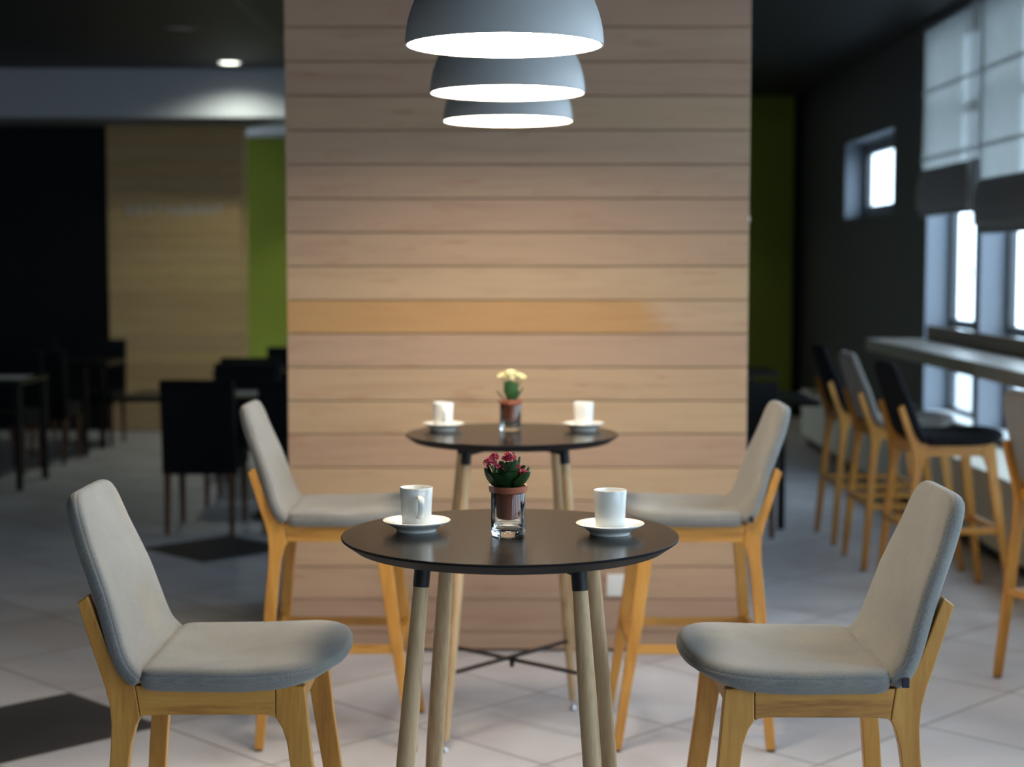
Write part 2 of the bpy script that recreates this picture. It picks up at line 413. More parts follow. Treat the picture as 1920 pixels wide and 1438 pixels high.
M['leather'] = P('black_faux_leather', (.003, .0034, .005), .6, spec=.2, noise=.1, bump=.15)
M['brown_leg'] = wood('brown_stained_leg', (.06, .028, .014), (.13, .06, .028), (.19, .09, .045), .45, 'Z')
M['counter'] = wood('grey_brown_counter', (.20, .175, .15), (.30, .27, .235), (.38, .345, .31), .34, 'Y')
M['dtable'] = P('black_table_top', (.008, .008, .009), .3, spec=.3)
M['paper'] = P('off_white_paper', (.55, .57, .53), .8)
M['vglass'] = None
m, nt, b = new_mat('clear_tumbler_glass'); b.inputs['Base Color'].default_value = (.97, .99, .99, 1); b.inputs['Roughness'].default_value = .0
b.inputs['Transmission Weight'].default_value = 1; b.inputs['IOR'].default_value = 1.48; M['vglass'] = m
pine = [(.43, .285, .198), (.475, .328, .228), (.505, .358, .220), (.44, .290, .208)]
PZ0, PP = .080, .1328
M['planks'] = plank_mat('whitewashed_pine_planks', PZ0, PP, pine, 9, .62)
M['planks2'] = plank_mat('varnished_pine_planks', PZ0, PP, [(.50, .33, .16), (.56, .38, .18), (.60, .41, .19), (.52, .35, .19)])

# ------------------------------------------------------------------ room shell
def fbox(name, dims, mat, **k):
    mb = MB(); mb.box(*dims); return struct(mb.build(name, mat, smooth=False, **k))
XL, YB, YN = -7.0, 16.4, -3.0
fbox('floor', (XL, XO, YN, YB+.1, -.10, 0), M['floor'])
fbox('ceiling', (XL, XO+.2, YN, YB+.1, CEIL, CEIL+.1), M['ceil'])
fbox('wall_back', (-2.9, XW, YB, YB+.1, 0, CEIL), M['green'])
fbox('trim_5', (2.81, XW, YB-.03, YB, 0, CEIL), M['wall_black'])
M['wall_light'] = P('warm_grey_wall_paint', (.60, .58, .54), .8, noise=.03)
fbox('wall_left', (XL-.1, XL, YN, YB+.1, 0, CEIL), M['wall_light'])
fbox('wall_front', (XL, XO, YN-.1, YN, 0, CEIL), M['wall_light'])
fbox('wall_backleft', (XL, -3.69, 15.0, 15.1, 0, 2.79), M['wall_black'])
# bulkhead and lowered ceiling behind it
mb = MB(); mb.box(XL, 1.5, 14.08, 14.20, 2.79, CEIL); struct(mb.build('wall_bulkhead', M['soffit'], smooth=False))
mb = MB(); mb.box(XL, 1.5, 14.20, YB, 2.79, 2.85); struct(mb.build('ceiling_lowered', P('grey_lowered_ceiling', (.16, .165, .17), .8), smooth=False))

def plank_block(name, x0, x1, yf, depth, top, mat, gap=.0035):
    mb = MB()
    mb.box(x0+.012, x1-.012, yf+.014, yf+depth, 0, top, 1)
    k = -1
    while True:
        a = PZ0 + k*PP; b_ = a+PP
        if a >= top: break
        a0 = max(a+gap/2, .012); b0 = min(b_-gap/2, top)
        if b0 > a0+.01:
            c = .0025
            for (p0, p1, q0, q1) in ((x0, x1, yf, yf+.018), (x0, x0+.018, yf+.0185, yf+depth), (x1-.018, x1, yf+.0185, yf+depth)):
                vs = mb.box(p0, p1, q0, q1, a0, b0)
        k += 1
    return mb.build(name, [mat, P('timber_backing', (.10, .075, .055), .8)], smooth=False, bevel=.0018, seg=1)
struct(plank_block('wall_pillar', -.888, .931, 6.441, 1.0, CEIL-.001, M['planks']))
struct(plank_block('wall_restaurant', -3.69, -2.47, 14.96, .36, 2.789, M['planks2']))

# window wall on the right
mb = MB()
WB, WT = .50, 3.16
# solid parts: index 0 dark paint, 1 reveal paint
def wallbox(y0, y1, z0, z1, rev=True):
    vs = mb.box(XW, XO, y0, y1, z0, z1)
wallbox(BAY0, 12.50, 0, CEIL)
wallbox(14.29, YB+.1, 0, CEIL)
wallbox(12.50, 14.29, 0, 1.93); wallbox(12.50, 14.29, 2.575, CEIL)
wallbox(YN, BAY0, 0, WB); wallbox(YN, BAY0, WT, CEIL)
nb = 0
while True:
    y1 = BAY0 - nb*BAY; y0 = y1 - BAY
    if y0 < YN: wallbox(YN, y1 if y1 < YN+.6 else YN+.1, WB, WT); break
    wallbox(y0, y0+.10, WB, WT); nb += 1
mb.bm.faces.ensure_lookup_table(); mb.bm.normal_update()
for f in mb.bm.faces:
    n = f.normal
    if abs(n.x) < .5 and f.calc_center_median().z > .3: f.material_index = 1
struct(mb.build('wall_right', [M['wall_dark'], M['reveal']], smooth=False))

def window(idx, y0, y1, z0, z1, rails=(), mull=(), fw=.05):
    root = bpy.data.objects.new('window_%d' % idx, None); C.objects.link(root); struct(root)
    xf0, xf1 = XO-.055, XO-.005
    mb = MB()
    mb.box(xf0, xf1, y0, y0+fw, z0, z1); mb.box(xf0, xf1, y1-fw, y1, z0, z1)
    mb.box(xf0, xf1, y0+fw, y1-fw, z0, z0+fw); mb.box(xf0, xf1, y0+fw, y1-fw, z1-fw, z1)
    for z in rails: mb.box(xf0, xf1, y0+fw, y1-fw, z-.03, z+.03)
    for y in mull: mb.box(xf0+.004, xf1-.004, y-.014, y+.014, z0+fw, z1-fw)
    mb.build('window_frame', M['frame'], root, smooth=False, bevel=.003)
    mb = MB(); mb.box(XO-.032, XO-.026, y0+fw-.005, y1-fw+.005, z0+fw-.005, z1-fw+.005)
    mb.build('window_glass', M['glass'], root, smooth=False)
    return root
for i in range(nb):
    y1 = BAY0 - i*BAY; y0 = y1 - BAY + .10
    r = window(i+1, y0+.002, y1-.002, WB+.002, WT-.002, (1.13, 2.60), (y0+.62,))
    if i < 4:
        mb = MB(); mb.box(XW+.004, XO-.058, y0+.004, y1-.004, WB+.002, WB+.02); mb.build('window_sill', M['sillw'], r, smooth=False, bevel=.003)
window(nb+1, 12.502, 14.288, 1.932, 2.573, (), (13.2,), .10)
fbox('floor_outside', (XO+.02, 40, -25, 45, -.35, -.30), M['outside'])

# ceiling slot track and downlights
mb = MB()
for k in range(3): mb.box(-1.735+k*.035, -1.715+k*.035, 1.0, 14.07, CEIL-.012, CEIL-.0005)
tag(mb.build('ceiling_track', P('dull_bronze_track', (.09, .085, .06), .5), smooth=False), 'bronze triple ceiling track running beside the timber pillar', 'track')

def downlight(x, y, z, lit, label, watts=SPOT_W, ang=1.7, blend=.35, r=.105, col=(.93, 1, .84), baffle=0):
    t = thing('ceiling_light', label, 'ceiling light', (x, y, z-.0005), 0, 'recessed ceiling downlights')
    mb = MB(); mb.lathe([(r, 0), (r, -.008), (r*.86, -.010), (r*.84, -.002), (r*.84, 0)], 40, cap=False); mb.build('trim_ring', M['white_pl'] if lit else M['frame'], t)
    mb = MB(); mb.lathe([(r*.835, -.004), (r*.6, -.009), (0, -.011)], 40, cap=False); mb.build('lens', M['spotlit'] if lit else M['dimlens'], t)
    if baffle:
        mb = MB(); mb.lathe([(r*.99, -.001), (r*.99, -baffle), (r*.95, -baffle), (r*.95, -.001)], 40, cap=False); mb.build('baffle', M['black'], t)
    if lit: spot(0, 0, -.03, watts, ang, blend, col, t)
    return t
downlight(-2.33, 13.62, CEIL, True, 'glowing round downlight in the dark ceiling by the pale bulkhead', 55, 2.65, .85, .10)
downlight(-2.33, 11.62, CEIL, False, 'unlit round downlight in the dark ceiling, nearer than the glowing one', r=.115)
downlight(-2.10, 15.65, 2.79, True, 'glowing downlight before the green wall, left of the pillar', 42, 1.5, .8, .07, (1, 1, .75), .03)
downlight(1.95, 15.35, CEIL, True, 'glowing downlight before the green wall, right of the pillar', 22, 1.5, .9, .07, (1, .92, .7))

# RESTAURANT letters on the far timber wall
sg = thing('wall_sign', 'grey metal RESTAURANT lettering on the far timber wall', 'sign', (-3.53, 14.955, 1.985))
def glyph(ch, size):
    cu = bpy.data.curves.new('letter', 'FONT'); cu.body = ch; cu.size = size; cu.extrude = .006; cu.align_x = 'CENTER'
    o = bpy.data.objects.new('tmp', cu); C.objects.link(o)
    dg = bpy.context.evaluated_depsgraph_get(); me = bpy.data.meshes.new_from_object(o.evaluated_get(dg)); bpy.data.objects.remove(o)
    return me
for i, ch in enumerate('RESTAURANT'):
    me = glyph(ch, .125); me.materials.clear(); me.materials.append(M['letter'])
    o = bpy.data.objects.new('letter', me); C.objects.link(o); o.parent = sg
    o.location = (.045 + i*.091, 0, 0); o.rotation_euler = (PI/2, 0, 0)

# ------------------------------------------------------------------ pillar details
t = thing('wall_outlet', 'white double power socket low on the timber pillar behind the right stool', 'outlet', (.453, 6.441, .272))
for sx in (-.039, .039):
    mb = MB(); mb.box(sx-.036, sx+.036, -.012, -.0002, -.044, .044); p = mb.build('socket_plate', M['white_pl'], t, bevel=.003)
    mb = MB()
    n = 24
    ring = [(.024*math.cos(2*PI*k/n), .024*math.sin(2*PI*k/n)) for k in range(n)]
    A = [mb.bm.verts.new((sx+a, -.0125, b_)) for a, b_ in ring]; B = [mb.bm.verts.new((sx+a*.85, -.007, b_*.85)) for a, b_ in ring]
    for k in range(n): mb.bm.faces.new([A[k], A[(k+1)%n], B[(k+1)%n], B[k]])
    mb.bm.faces.new(B); mb.build('socket_well', M['reveal'], p)
for x, z, sgn, lab in ((.931, 1.727, 1, 'tiny white hook on the right edge of the timber pillar'), (-.888, 2.204, -1, 'tiny white hook on the left edge of the timber pillar')):
    mb = MB(); mb.tube([(sgn*(.008*math.sin(a) + .001), 0, .010*math.cos(a)) for a in [k*PI/8 for k in range(9)]], .002, 8)
    o = mb.build('wall_hook', M['white_pl']); o.location = (x, 6.475, z); tag(o, lab, 'hook', 'hooks on the pillar edges')

# ------------------------------------------------------------------ blinds, counter, radiator casing
def blind(y0, y1, zs, zb, label, cord_y):
    t = thing('roman_blind', label, 'blind', (XW-.045, (y0+y1)/2, CEIL-.04), 0, 'roman blinds in the window bays')
    hw = (y1-y0)/2; oz = CEIL-.04
    mb = MB(); mb.box(-.02, .02, -hw, hw, -.02, .02); mb.build('head_rail', M['frame'], t, smooth=False)
    # hanging cloth with rod pockets
    prof = []; z = -.02; pockets = [2.716-oz, 2.259-oz]
    end = zs-oz
    zz = [-.02]
    for pk in pockets: zz += [pk+.02, pk+.012, pk, pk-.012, pk-.02]
    zz.append(end)
    def off(z):
        for pk in pockets:
            if abs(z-pk) < .013: return -.012
        return 0
    mb = MB(); N = 24
    rows = []
    for z in zz:
        rows.append([mb.bm.verts.new((off(z) + .003*math.sin(k*1.3+z*9), -hw+2*hw*k/N, z)) for k in range(N+1)])
    for A, B in zip(rows, rows[1:]):
        for k in range(N): mb.bm.faces.new([A[k], A[k+1], B[k+1], B[k]])
    mb.build('blind_cloth', M['blind'], t)
    for pk in pockets:
        mb = MB(); mb.tube([(-.008, -hw+.005, pk), (-.008, hw-.005, pk)], .006, 8); mb.build('blind_rod', M['frame'], t)
    # gathered folds: three bellied layers
    for j, (d, dz, sc) in enumerate(((.008, .0, 1), (.022, .015, .95), (.036, .03, .90))):
        H = (zs-zb)*sc; top = end + .01*j
        mb = MB(); rows = []
        K = 12
        for a in range(K+1):
            f = a/K; bulge = d*math.sin(min(1, f*1.25)*PI*.62) + .004
            rows.append([mb.bm.verts.new((-bulge + .003*math.sin(k*.9+j), -hw+2*hw*k/N, top - H*f - .006*math.sin(k*.45+j)*f)) for k in range(N+1)])
        for A, B in zip(rows, rows[1:]):
            for k in range(N): mb.bm.faces.new([A[k], A[k+1], B[k+1], B[k]])
        o = mb.build('blind_fold', M['blind_dark'], t)
        so = o.modifiers.new('solid', 'SOLIDIFY'); so.thickness = .002
    # bottom bar
    mb = MB(); mb.box(-.022, .0, -hw+.004, hw-.004, zb-oz-.004, zb-oz+.018); mb.build('bottom_bar', M['blind_dark'], t, bevel=.004)
    # pull cord
    cy = cord_y - (y0+y1)/2
    mb = MB(); mb.tube([(-.055, cy-.012, -.02), (-.06, cy-.013, -1.0), (-.055, cy-.003, 1.53-oz)], .0016, 6); mb.tube([(-.055, cy+.012, -.02), (-.06, cy+.013, -1.0), (-.055, cy+.003, 1.53-oz)], .0016, 6)
    cd = mb.build('pull_cord', M['white_pl'], t)
    mb = MB(); mb.lathe([(.001, .03), (.008, .022), (.011, 0), (.009, -.03), (.004, -.036), (.001, -.037)], 16, (-.055, cy)); 
    for v in mb.bm.verts: v.co.z += 1.50-oz
    mb.build('cord_weight', M['white_pl'], cd)
    return t
blind(BAY0-BAY-.10, BAY0-.03, 2.17, 1.87, 'grey roman blind in the far window bay, next to the dark wall', BAY0-BAY-.06)
blind(BAY0-2*BAY-.10, BAY0-BAY-.125, 2.04, 1.73, 'grey roman blind nearest the camera, gathered slightly lower', BAY0-BAY-.16)

t = thing('bar_counter', 'long grey-brown wooden window counter behind the bar stools', 'counter', (2.30, 10.60, 0))
mb = MB(); mb.box(0, .36, -8.2, 0, .985, 1.06); mb.build('worktop', M['counter'], t, smooth=False, bevel=.004)
mb = MB(); mb.box(.361, .385, -8.2, -.12, 1.0, 1.152); mb.build('back_board', wood('brown_back_board', (.09, .06, .035), (.14, .10, .06), (.18, .13, .08), .5, 'Y'), t, smooth=False, bevel=.003)
for k in range(6):
    y = BAY0 - k*BAY + .05 - 10.60 - BAY
    if y > -.1 or y < -8.1: continue
    mb = MB(); mb.box(.10, XW-2.302, y-.02, y+.02, .955, .984); mb.build('wall_bracket', M['black'], t, smooth=False)
t = thing('radiator_casing', 'long cream radiator casing along the foot of the window wall', 'radiator cover', (2.49, 13.98, 0))
mb = MB(); mb.box(0, XW-2.49-.002, -11.5, 0, .075, .44); mb.build('casing_body', M['cream'], t, smooth=False, bevel=.004)
mb = MB(); mb.box(.04, XW-2.49-.002, -11.5, -.03, 0.0, .074); mb.build('plinth', M['wall_black'], t, smooth=False)
mb = MB()
mb.box(-.008, XW-2.49-.002, -11.5, 0.006, .441, .462); mb.build('casing_top', M['cream'], t, smooth=False, bevel=.003)

# ------------------------------------------------------------------ pendant lamps
def pendant(x, y, label):
    R, H, th = .21, .215, .004
    t = thing('pendant_lamp', label, 'pendant lamp', (x, y, 2.014), 0, 'dome pendant lamps above the tables')
    mb = MB(); prof = []
    for k in range(25):
        a = k/24*(PI/2-.12); prof.append((R*math.cos(a), H*math.sin(a)))
    inner = [(r-th if r > th else r, max(z-th, 0)) for r, z in prof][::-1]
    mb.lathe(prof + inner + [prof[0]], 96, cap=False)
    for f in mb.bm.faces:
        f.material_index = 0
    mb.bm.normal_update()
    s_ = mb.build('lamp_shade', [M['lampw'], M['lampin']], t, angle=60)
    nf = 96
    for i, p in enumerate(s_.data.polygons):
        c = p.center; rr = math.hypot(c.x, c.y); 
        ro = math.sqrt((rr/R)**2 + (c.z/H)**2)
        if ro < .99: p.material_index = 1
    mb = MB(); mb.lathe([(0, .012), (R-th-.002, .012), (R-th-.002, .009), (0, .006)], 96, cap=False); mb.build('diffuser', M['diffuser'], t)
    mb = MB(); mb.lathe([(.026, H-.010), (.028, H+.012), (.024, H+.045), (.010, H+.058), (.004, H+.066)], 32); mb.build('lamp_cap', M['lampw'], t)
    mb = MB(); mb.tube([(0, 0, H+.06), (0, 0, CEIL-2.014-.03)], .003, 8); mb.build('cord', M['black'], t)
    mb = MB(); mb.lathe([(.05, CEIL-2.014-.001), (.05, CEIL-2.014-.02), (.012, CEIL-2.014-.035)], 32); mb.build('ceiling_rose', M['lampw'], t)
    return t
lamp0 = pendant(-.016, 3.492, 'grey-white dome pendant lamp, the nearest and largest of three')
dup(lamp0, (-.012, 4.47, 2.014), 0, 'grey-white dome pendant lamp, middle of the three')
dup(lamp0, (-.013, 5.355, 2.014), 0, 'grey-white dome pendant lamp, farthest and smallest of three')

# ------------------------------------------------------------------ tables
def cafe_table(x, y, rz, label):
    R, zt = .35, .995
    t = thing('cafe_table', label, 'table', (x, y, 0), rz, 'round black bar tables on oak legs')
    mb = MB(); mb.lathe([(0, zt), (R-.0015, zt), (R, zt-.0015), (R-.001, zt-.005), (R-.028, zt-.024), (R-.034, zt-.025), (0, zt-.025)], 128, cap=False)
    o = mb.build('table_top', [M['top'], M['topedge']], t, angle=25)
    for p in o.data.polygons:
        if abs(p.normal.z) < .99: p.material_index = 1
    a, f = .155, .230
    for sx in (-1, 1):
        for sy in (-1, 1):
            A = Vector((sx*a, sy*a, zt-.027)); B = Vector((sx*f, sy*f, .012)); d = B-A
            pt = lambda k: A + d*k
            mb = MB(); mb.tube([pt(k) for k in (.055, .30, .5, .75, .96, .975)], [.0152, .0185, .0190, .0165, .0125, .0115], 28)
            lg = mb.build('leg', M['oak'], t, angle=50)
            mb = MB(); mb.tube([pt(0), pt(.058)], [.0165, .0163], 28); mb.build('collar', M['black'], lg, angle=30)
            mb = MB(); mb.tube([pt(.97), pt(.985)], .005, 12); mb.lathe([(.012, .001), (.0125, .006), (.008, .014), (.004, .018)], 20, (B.x, B.y)); mb.build('foot_glide', M['steel'], lg)
    mb = MB()
    for s in (1, -1):
        mb.bar((-a, -a*s, zt-.032), (a, a*s, zt-.032), .045, .012)
        for sx, sy in ((-1, -s), (1, s)):
            mb.bar((sx*a*.98, sy*a*.98, zt-.045), (sx*a*.45, sy*a*.45, zt-.034), .03, .014)
    mb.build('top_bracket', M['black'], t, smooth=False)
    zb = .245; k = 1-(zb/ .968); q = a+(f-a)*(1-(zb-.012)/(zt-.039))
    for s in (1, -1):
        mb = MB(); mb.bar((-q+.010, (-q+.010)*s, zb+s*.0045), (q-.010, (q-.010)*s, zb+s*.0045), .022, .008); 
        st = mb.build('cross_bar', M['black'], t, smooth=False, bevel=.0015)
    mb = MB(); mb.lathe([(.006, zb-.03), (.008, zb-.024), (.008, zb-.009)], 12); mb.build('bolt', M['black'], t)
    return t
table0 = cafe_table(-.004, 3.360, math.radians(-7), 'round black bar table in front, with the crimson potted plant')
table1 = dup(table0, (0.0, 5.345, 0), math.radians(4), 'round black bar table behind, with the cream-yellow potted plant')
for ch in [o for o in C.objects if o.parent == table0 and o.name.startswith('cross_bar')]: pass

# ------------------------------------------------------------------ stools
def lerp_path(path, s):
    d = [0]
    for a, b in zip(path, path[1:]): d.append(d[-1] + math.hypot(b[0]-a[0], b[1]-a[1]))
    s = max(0, min(1, s))*d[-1]
    for i in range(len(path)-1):
        if s <= d[i+1] + 1e-9:
            f = (s-d[i])/(d[i+1]-d[i]); a, b = path[i], path[i+1]
            # catmull-rom
            p0 = path[max(i-1, 0)]; p3 = path[min(i+2, len(path)-1)]
            out = []; tan = []
            for c in range(2):
                m1 = (b[c]-p0[c])/2; m2 = (p3[c]-a[c])/2
                out.append((2*f**3-3*f*f+1)*a[c]+(f**3-2*f*f+f)*m1+(-2*f**3+3*f*f)*b[c]+(f**3-f*f)*m2)
                tan.append((6*f*f-6*f)*a[c]+(3*f*f-4*f+1)*m1+(-6*f*f+6*f)*b[c]+(3*f*f-2*f)*m2)
            return out, tan
def make_stool(label, fab, loc, rz, group):
    t = thing('bar_stool', label, 'stool', loc, rz, group)
    # seat cushion
    base = [(-.158, -.219), (.03, -.229), (.16, -.222), (.228, -.15), (.243, 0), (.228, .15), (.16, .222), (.03, .229), (-.158, .219)]
    ol = densify(rrect(base, [.03, .06, .07, .07, .10, .07, .07, .06, .03], 6), .02)
    rings = [(0, -1), (.5, -1), (.86, -.98), (.93, -.92), (.965, -.75), (.988, -.4), (1, 0), (.996, .36), (.990, .41), (.9915, .46), (.970, .76), (.935, .94), (.88, 1.0), (.75, 1.02), (.55, 1.02), (.35, 1.0), (.18, 1), (0, 1)]
    def fs(a, b, tt, sc):
        z = .742
        z += .015*max(0, (a-.02)/.22)**1.6
        th = .0245
        if tt > 0:
            e = max(0, 1-sc)
            dish = -.016*math.exp(-((a+.06)/.13)**2 - (b/.13)**2) + .012*math.exp(-((a-.15)/.07)**2-(b/.16)**2)
            z += dish*min(1, e*3)
        x = a
        if tt < 0 and a > .1: x = a - .035*(-tt)*((a-.1)/.14)
        return (x, b, z + th*tt)
    mb = MB(); mb.blob(ol, rings, fs); seat = mb.build('seat', fab, t, angle=180)
    # backrest cushion
    path = [(-.158, .738), (-.186, .762), (-.207, .80), (-.245, .905), (-.284, 1.01), (-.309, 1.096)]
    L = .375
    bb = [(0, -.219), (L*.45, -.195), (L, -.143), (L, .143), (L*.45, .195), (0, .219)]
    ol = densify(rrect(bb, [.012, .1, .062, .062, .1, .012], 7), .018)
    rings = [(0, -1), (.4, -1), (.75, -1), (.88, -.97), (.94, -.85), (.975, -.55), (.994, -.2), (1, .1), (.995, .36), (.989, .41), (.990, .46), (.968, .77), (.94, .92), (.88, 1.0), (.7, 1.03), (.45, 1.05), (.2, 1.05), (0, 1.05)]
    def fb(a, b, tt, sc):
        (x, z), (dx, dz) = lerp_path(path, a/L)
        l = math.hypot(dx, dz) or 1; nx, nz = dz/l, -dx/l      # toward the sitter (+x)
        if nx < 0: nx, nz = -nx, -nz
        off = .020*tt + .016*(b/.22)**2*min(1, a/L*2)
        return (x + nx*off, b, z + nz*off)
    mb = MB(); mb.blob(ol, rings, fb); back = mb.build('backrest', fab, t, angle=180)
    mb = MB(); mb.box(-.186, -.172, .2185, .2265, .737, .756)
    mb.build('fabric_tag', P('navy_tag', (.008, .010, .03), .5), t, bevel=.001)
    fy = lambda sgn: (lambda z: sgn*(.224 - .060*z))
    wth = .013
    rear = [(-.2625, .006), (-.234, .006), (-.205, .30), (-.183, .555), (-.176, .610), (-.166, .648), (-.158, .664), (-.168, .728), (-.190, .752), (-.2145, .782), (-.229, .82), (-.246, .866), (-.2605, .905), (-.281, .890), (-.262, .83), (-.244, .775), (-.228, .728), (-.218, .690), (-.2145, .650), (-.217, .59), (-.224, .52), (-.240, .32)]
    front = [(.229, .006), (.2575, .006), (.230, .20), (.200, .42), (.180, .58), (.170, .69), (.166, .726), (.109, .728), (.109, .664), (.121, .645), (.131, .615), (.138, .565), (.163, .40), (.198, .20)]
    for sgn in (-1, 1):
        f_ = fy(sgn)
        mb = MB(); mb.prism(rear, -wth, wth, f_); lg = mb.build('rear_leg', M['beech'], t, smooth=False, bevel=.0025)
        mb = MB(); mb.box(-.260, -.237, sgn*.224-.011, sgn*.224+.011, 0, .0058); mb.build('foot_pad', M['black'], lg, smooth=False)
        mb = MB(); mb.prism(front, -wth, wth, f_); lg = mb.build('front_leg', M['beech'], t, smooth=False, bevel=.0025)
        mb = MB(); mb.box(.232, .255, sgn*.224-.011, sgn*.224+.011, 0, .0058); mb.build('foot_pad', M['black'], lg, smooth=False)
        ap = [(-.1567, .664), (-.150, .668), (-.140, .669), (-.10, .670), (.085, .670), (.100, .668), (.1075, .664), (.1075, .727), (-.1665, .727)]
        mb = MB(); mb.prism(ap, -wth+.0008, wth-.0008, f_); mb.build('seat_rail', M['beech_x'], t, smooth=False, bevel=.001)
        zr = .325; yy = sgn*(.224-.06*zr)
        mb = MB(); mb.box(-.219, .194, yy-.009, yy+.009, zr-.014, zr+.014); mb.build('footrest_rail', M['beech_x'], t, smooth=False, bevel=.002)
    yb = .224-.06*.69-wth+.002
    mb = MB(); mb.bar((.142, -yb, .697), (.142, yb, .697), .022, .056); mb.build('seat_rail', M['beech_y'], t, smooth=False, bevel=.001)
    mb = MB(); mb.bar((-.192, -yb, .700), (-.192, yb, .700), .022, .046); mb.build('seat_rail', M['beech_y'], t, smooth=False, bevel=.001)
    yf = .224-.06*.31-wth+.002
    for x, z in ((.196, .325), (-.226, .335)):
        mb = MB(); mb.bar((x, -yf, z), (x, yf, z), .020, .028); mb.build('footrest_rail', M['beech_y'], t, smooth=False, bevel=.002)
    return t, seat.data, back.data
def ol0(p): return p
G1 = 'light grey bar stools at the round tables'
stool0, sm_, bm_ = make_stool('light grey bar stool left of the front table, cut by the bottom frame edge', M['grey_fab'], (-.574, 3.350, 0), 0, G1)
dup(stool0, (.583, 3.330, 0), PI, 'light grey bar stool right of the front table, cut by the bottom frame edge')
dup(stool0, (-.560, 5.340, 0), 0, 'light grey bar stool left of the rear table, in front of the timber pillar')
dup(stool0, (.578, 5.335, 0), PI, 'light grey bar stool right of the rear table, in front of the timber pillar')
def recol(mat):
    d = {}
    for me in (sm_, bm_):
        c = me.copy(); c.materials.clear(); c.materials.append(mat); d[me] = c
    return d
G2 = 'bar stools along the window counter'
blk, gry = recol(M['black_fab']), recol(M['grey2_fab'])
dup(stool0, (2.015, 9.13, 0), .02, 'black bar stool at the far end of the window counter', G2, blk)
dup(stool0, (2.020, 8.375, 0), .02, 'grey bar stool at the window counter between two black ones', G2, gry)
dup(stool0, (2.040, 7.62, 0), .05, 'black bar stool at the window counter, nearer of the two black ones', G2, blk)
dup(stool0, (2.130, 5.90, 0), math.radians(18), 'grey bar stool cut by the right frame edge, its back turned to the camera', G2, gry)

# ------------------------------------------------------------------ cups and saucers
def cup(x, y, z, rz, label):
    t = thing('coffee_cup', label, 'cup', (x, y, z), rz, 'white coffee cups')
    h = .083
    prof = [(0, .0), (.026, .0), (.0305, .002), (.0312, .006), (.0325, .04), (.0347, h-.002), (.0342, h), (.0325, h), (.0318, h-.003), (.0298, .04), (.0285, .012), (.024, .006), (0, .005)]
    mb = MB(); mb.lathe(prof, 64, cap=False); mb.build('cup_body', M['porc'], t, angle=60)
    # squared ear handle pointing along -y
    pts = [(0, -.031, .066), (0, -.040, .0665), (0, -.049, .066), (0, -.0535, .0625), (0, -.055, .055), (0, -.0535, .040), (0, -.050, .030), (0, -.046, .0255), (0, -.040, .024), (0, -.029, .0245)]
    mb = MB(); mb.tube(pts, [.0052, .005, .005, .0052, .0052, .0052, .0052, .005, .0048, .0055], 14, flat=(1.25, .66)); mb.build('handle', M['porc'], t, angle=80)
    return t
def saucer(x, y, z, label):
    prof = [(0, .004), (.036, .004), (.038, 0), (.042, 0), (.0425, .004), (.050, .009), (.066, .0175), (.0710, .0205), (.0713, .0222), (.0700, .0232), (.064, .0215), (.050, .0150), (.040, .0105), (.034, .0085), (0, .0085)]
    mb = MB(); mb.lathe(prof, 80, cap=False); o = mb.build('saucer', M['porc'], None, angle=60); o.location = (x, y, z)
    return tag(o, label, 'saucer', 'white saucers under the cups')
ZT = .9952
cup0 = None; sauc0 = None
for x, y, rz, who, hd in ((-.2010, 3.405, .24, 'on the left of the front table, handle toward the camera', 1), (.2040, 3.365, PI-.1, 'on the right of the front table, handle hidden', 0),
                      (-.2310, 5.470, .15, 'on the left of the rear table', 1), (.2410, 5.475, PI+.1, 'on the right of the rear table', 0)):
    if sauc0 is None: sauc0 = saucer(x, y, ZT, 'white saucer ' + who.split(', handle')[0])
    else:
        c = sauc0.copy(); C.objects.link(c); c.location = (x, y, ZT); c['label'] = 'white saucer ' + who.split(', handle')[0]
    if cup0 is None: cup0 = cup(x, y, ZT+.0088, rz, 'white porcelain coffee cup ' + who)
    else: dup(cup0, (x, y, ZT+.0088), rz, 'white porcelain coffee cup ' + who)

# ------------------------------------------------------------------ tumblers and potted plants
def tumbler(x, y, label):
    h, r = .090, .0350
    prof = [(0, .0015), (.030, .0), (.0325, .001), (.0342, .004), (r, .012), (r+.0004, h-.001), (r-.0002, h), (r-.0016, h), (r-.0022, h-.001), (r-.0026, .020), (r-.005, .0145), (r-.012, .0120), (0, .0110)]
    mb = MB(); mb.lathe(prof, 72, cap=False); o = mb.build('glass_tumbler', M['vglass'], None, angle=50); o.location = (x, y, ZT)
    return tag(o, label, 'glass', 'clear glass tumblers holding the plants')
g0 = tumbler(-.008, 3.340, 'clear glass tumbler holding the crimson plant on the front table')
g1 = g0.copy(); C.objects.link(g1); g1.location = (-.005, 5.430, ZT); g1['label'] = 'clear glass tumbler holding the cream-yellow plant on the rear table'

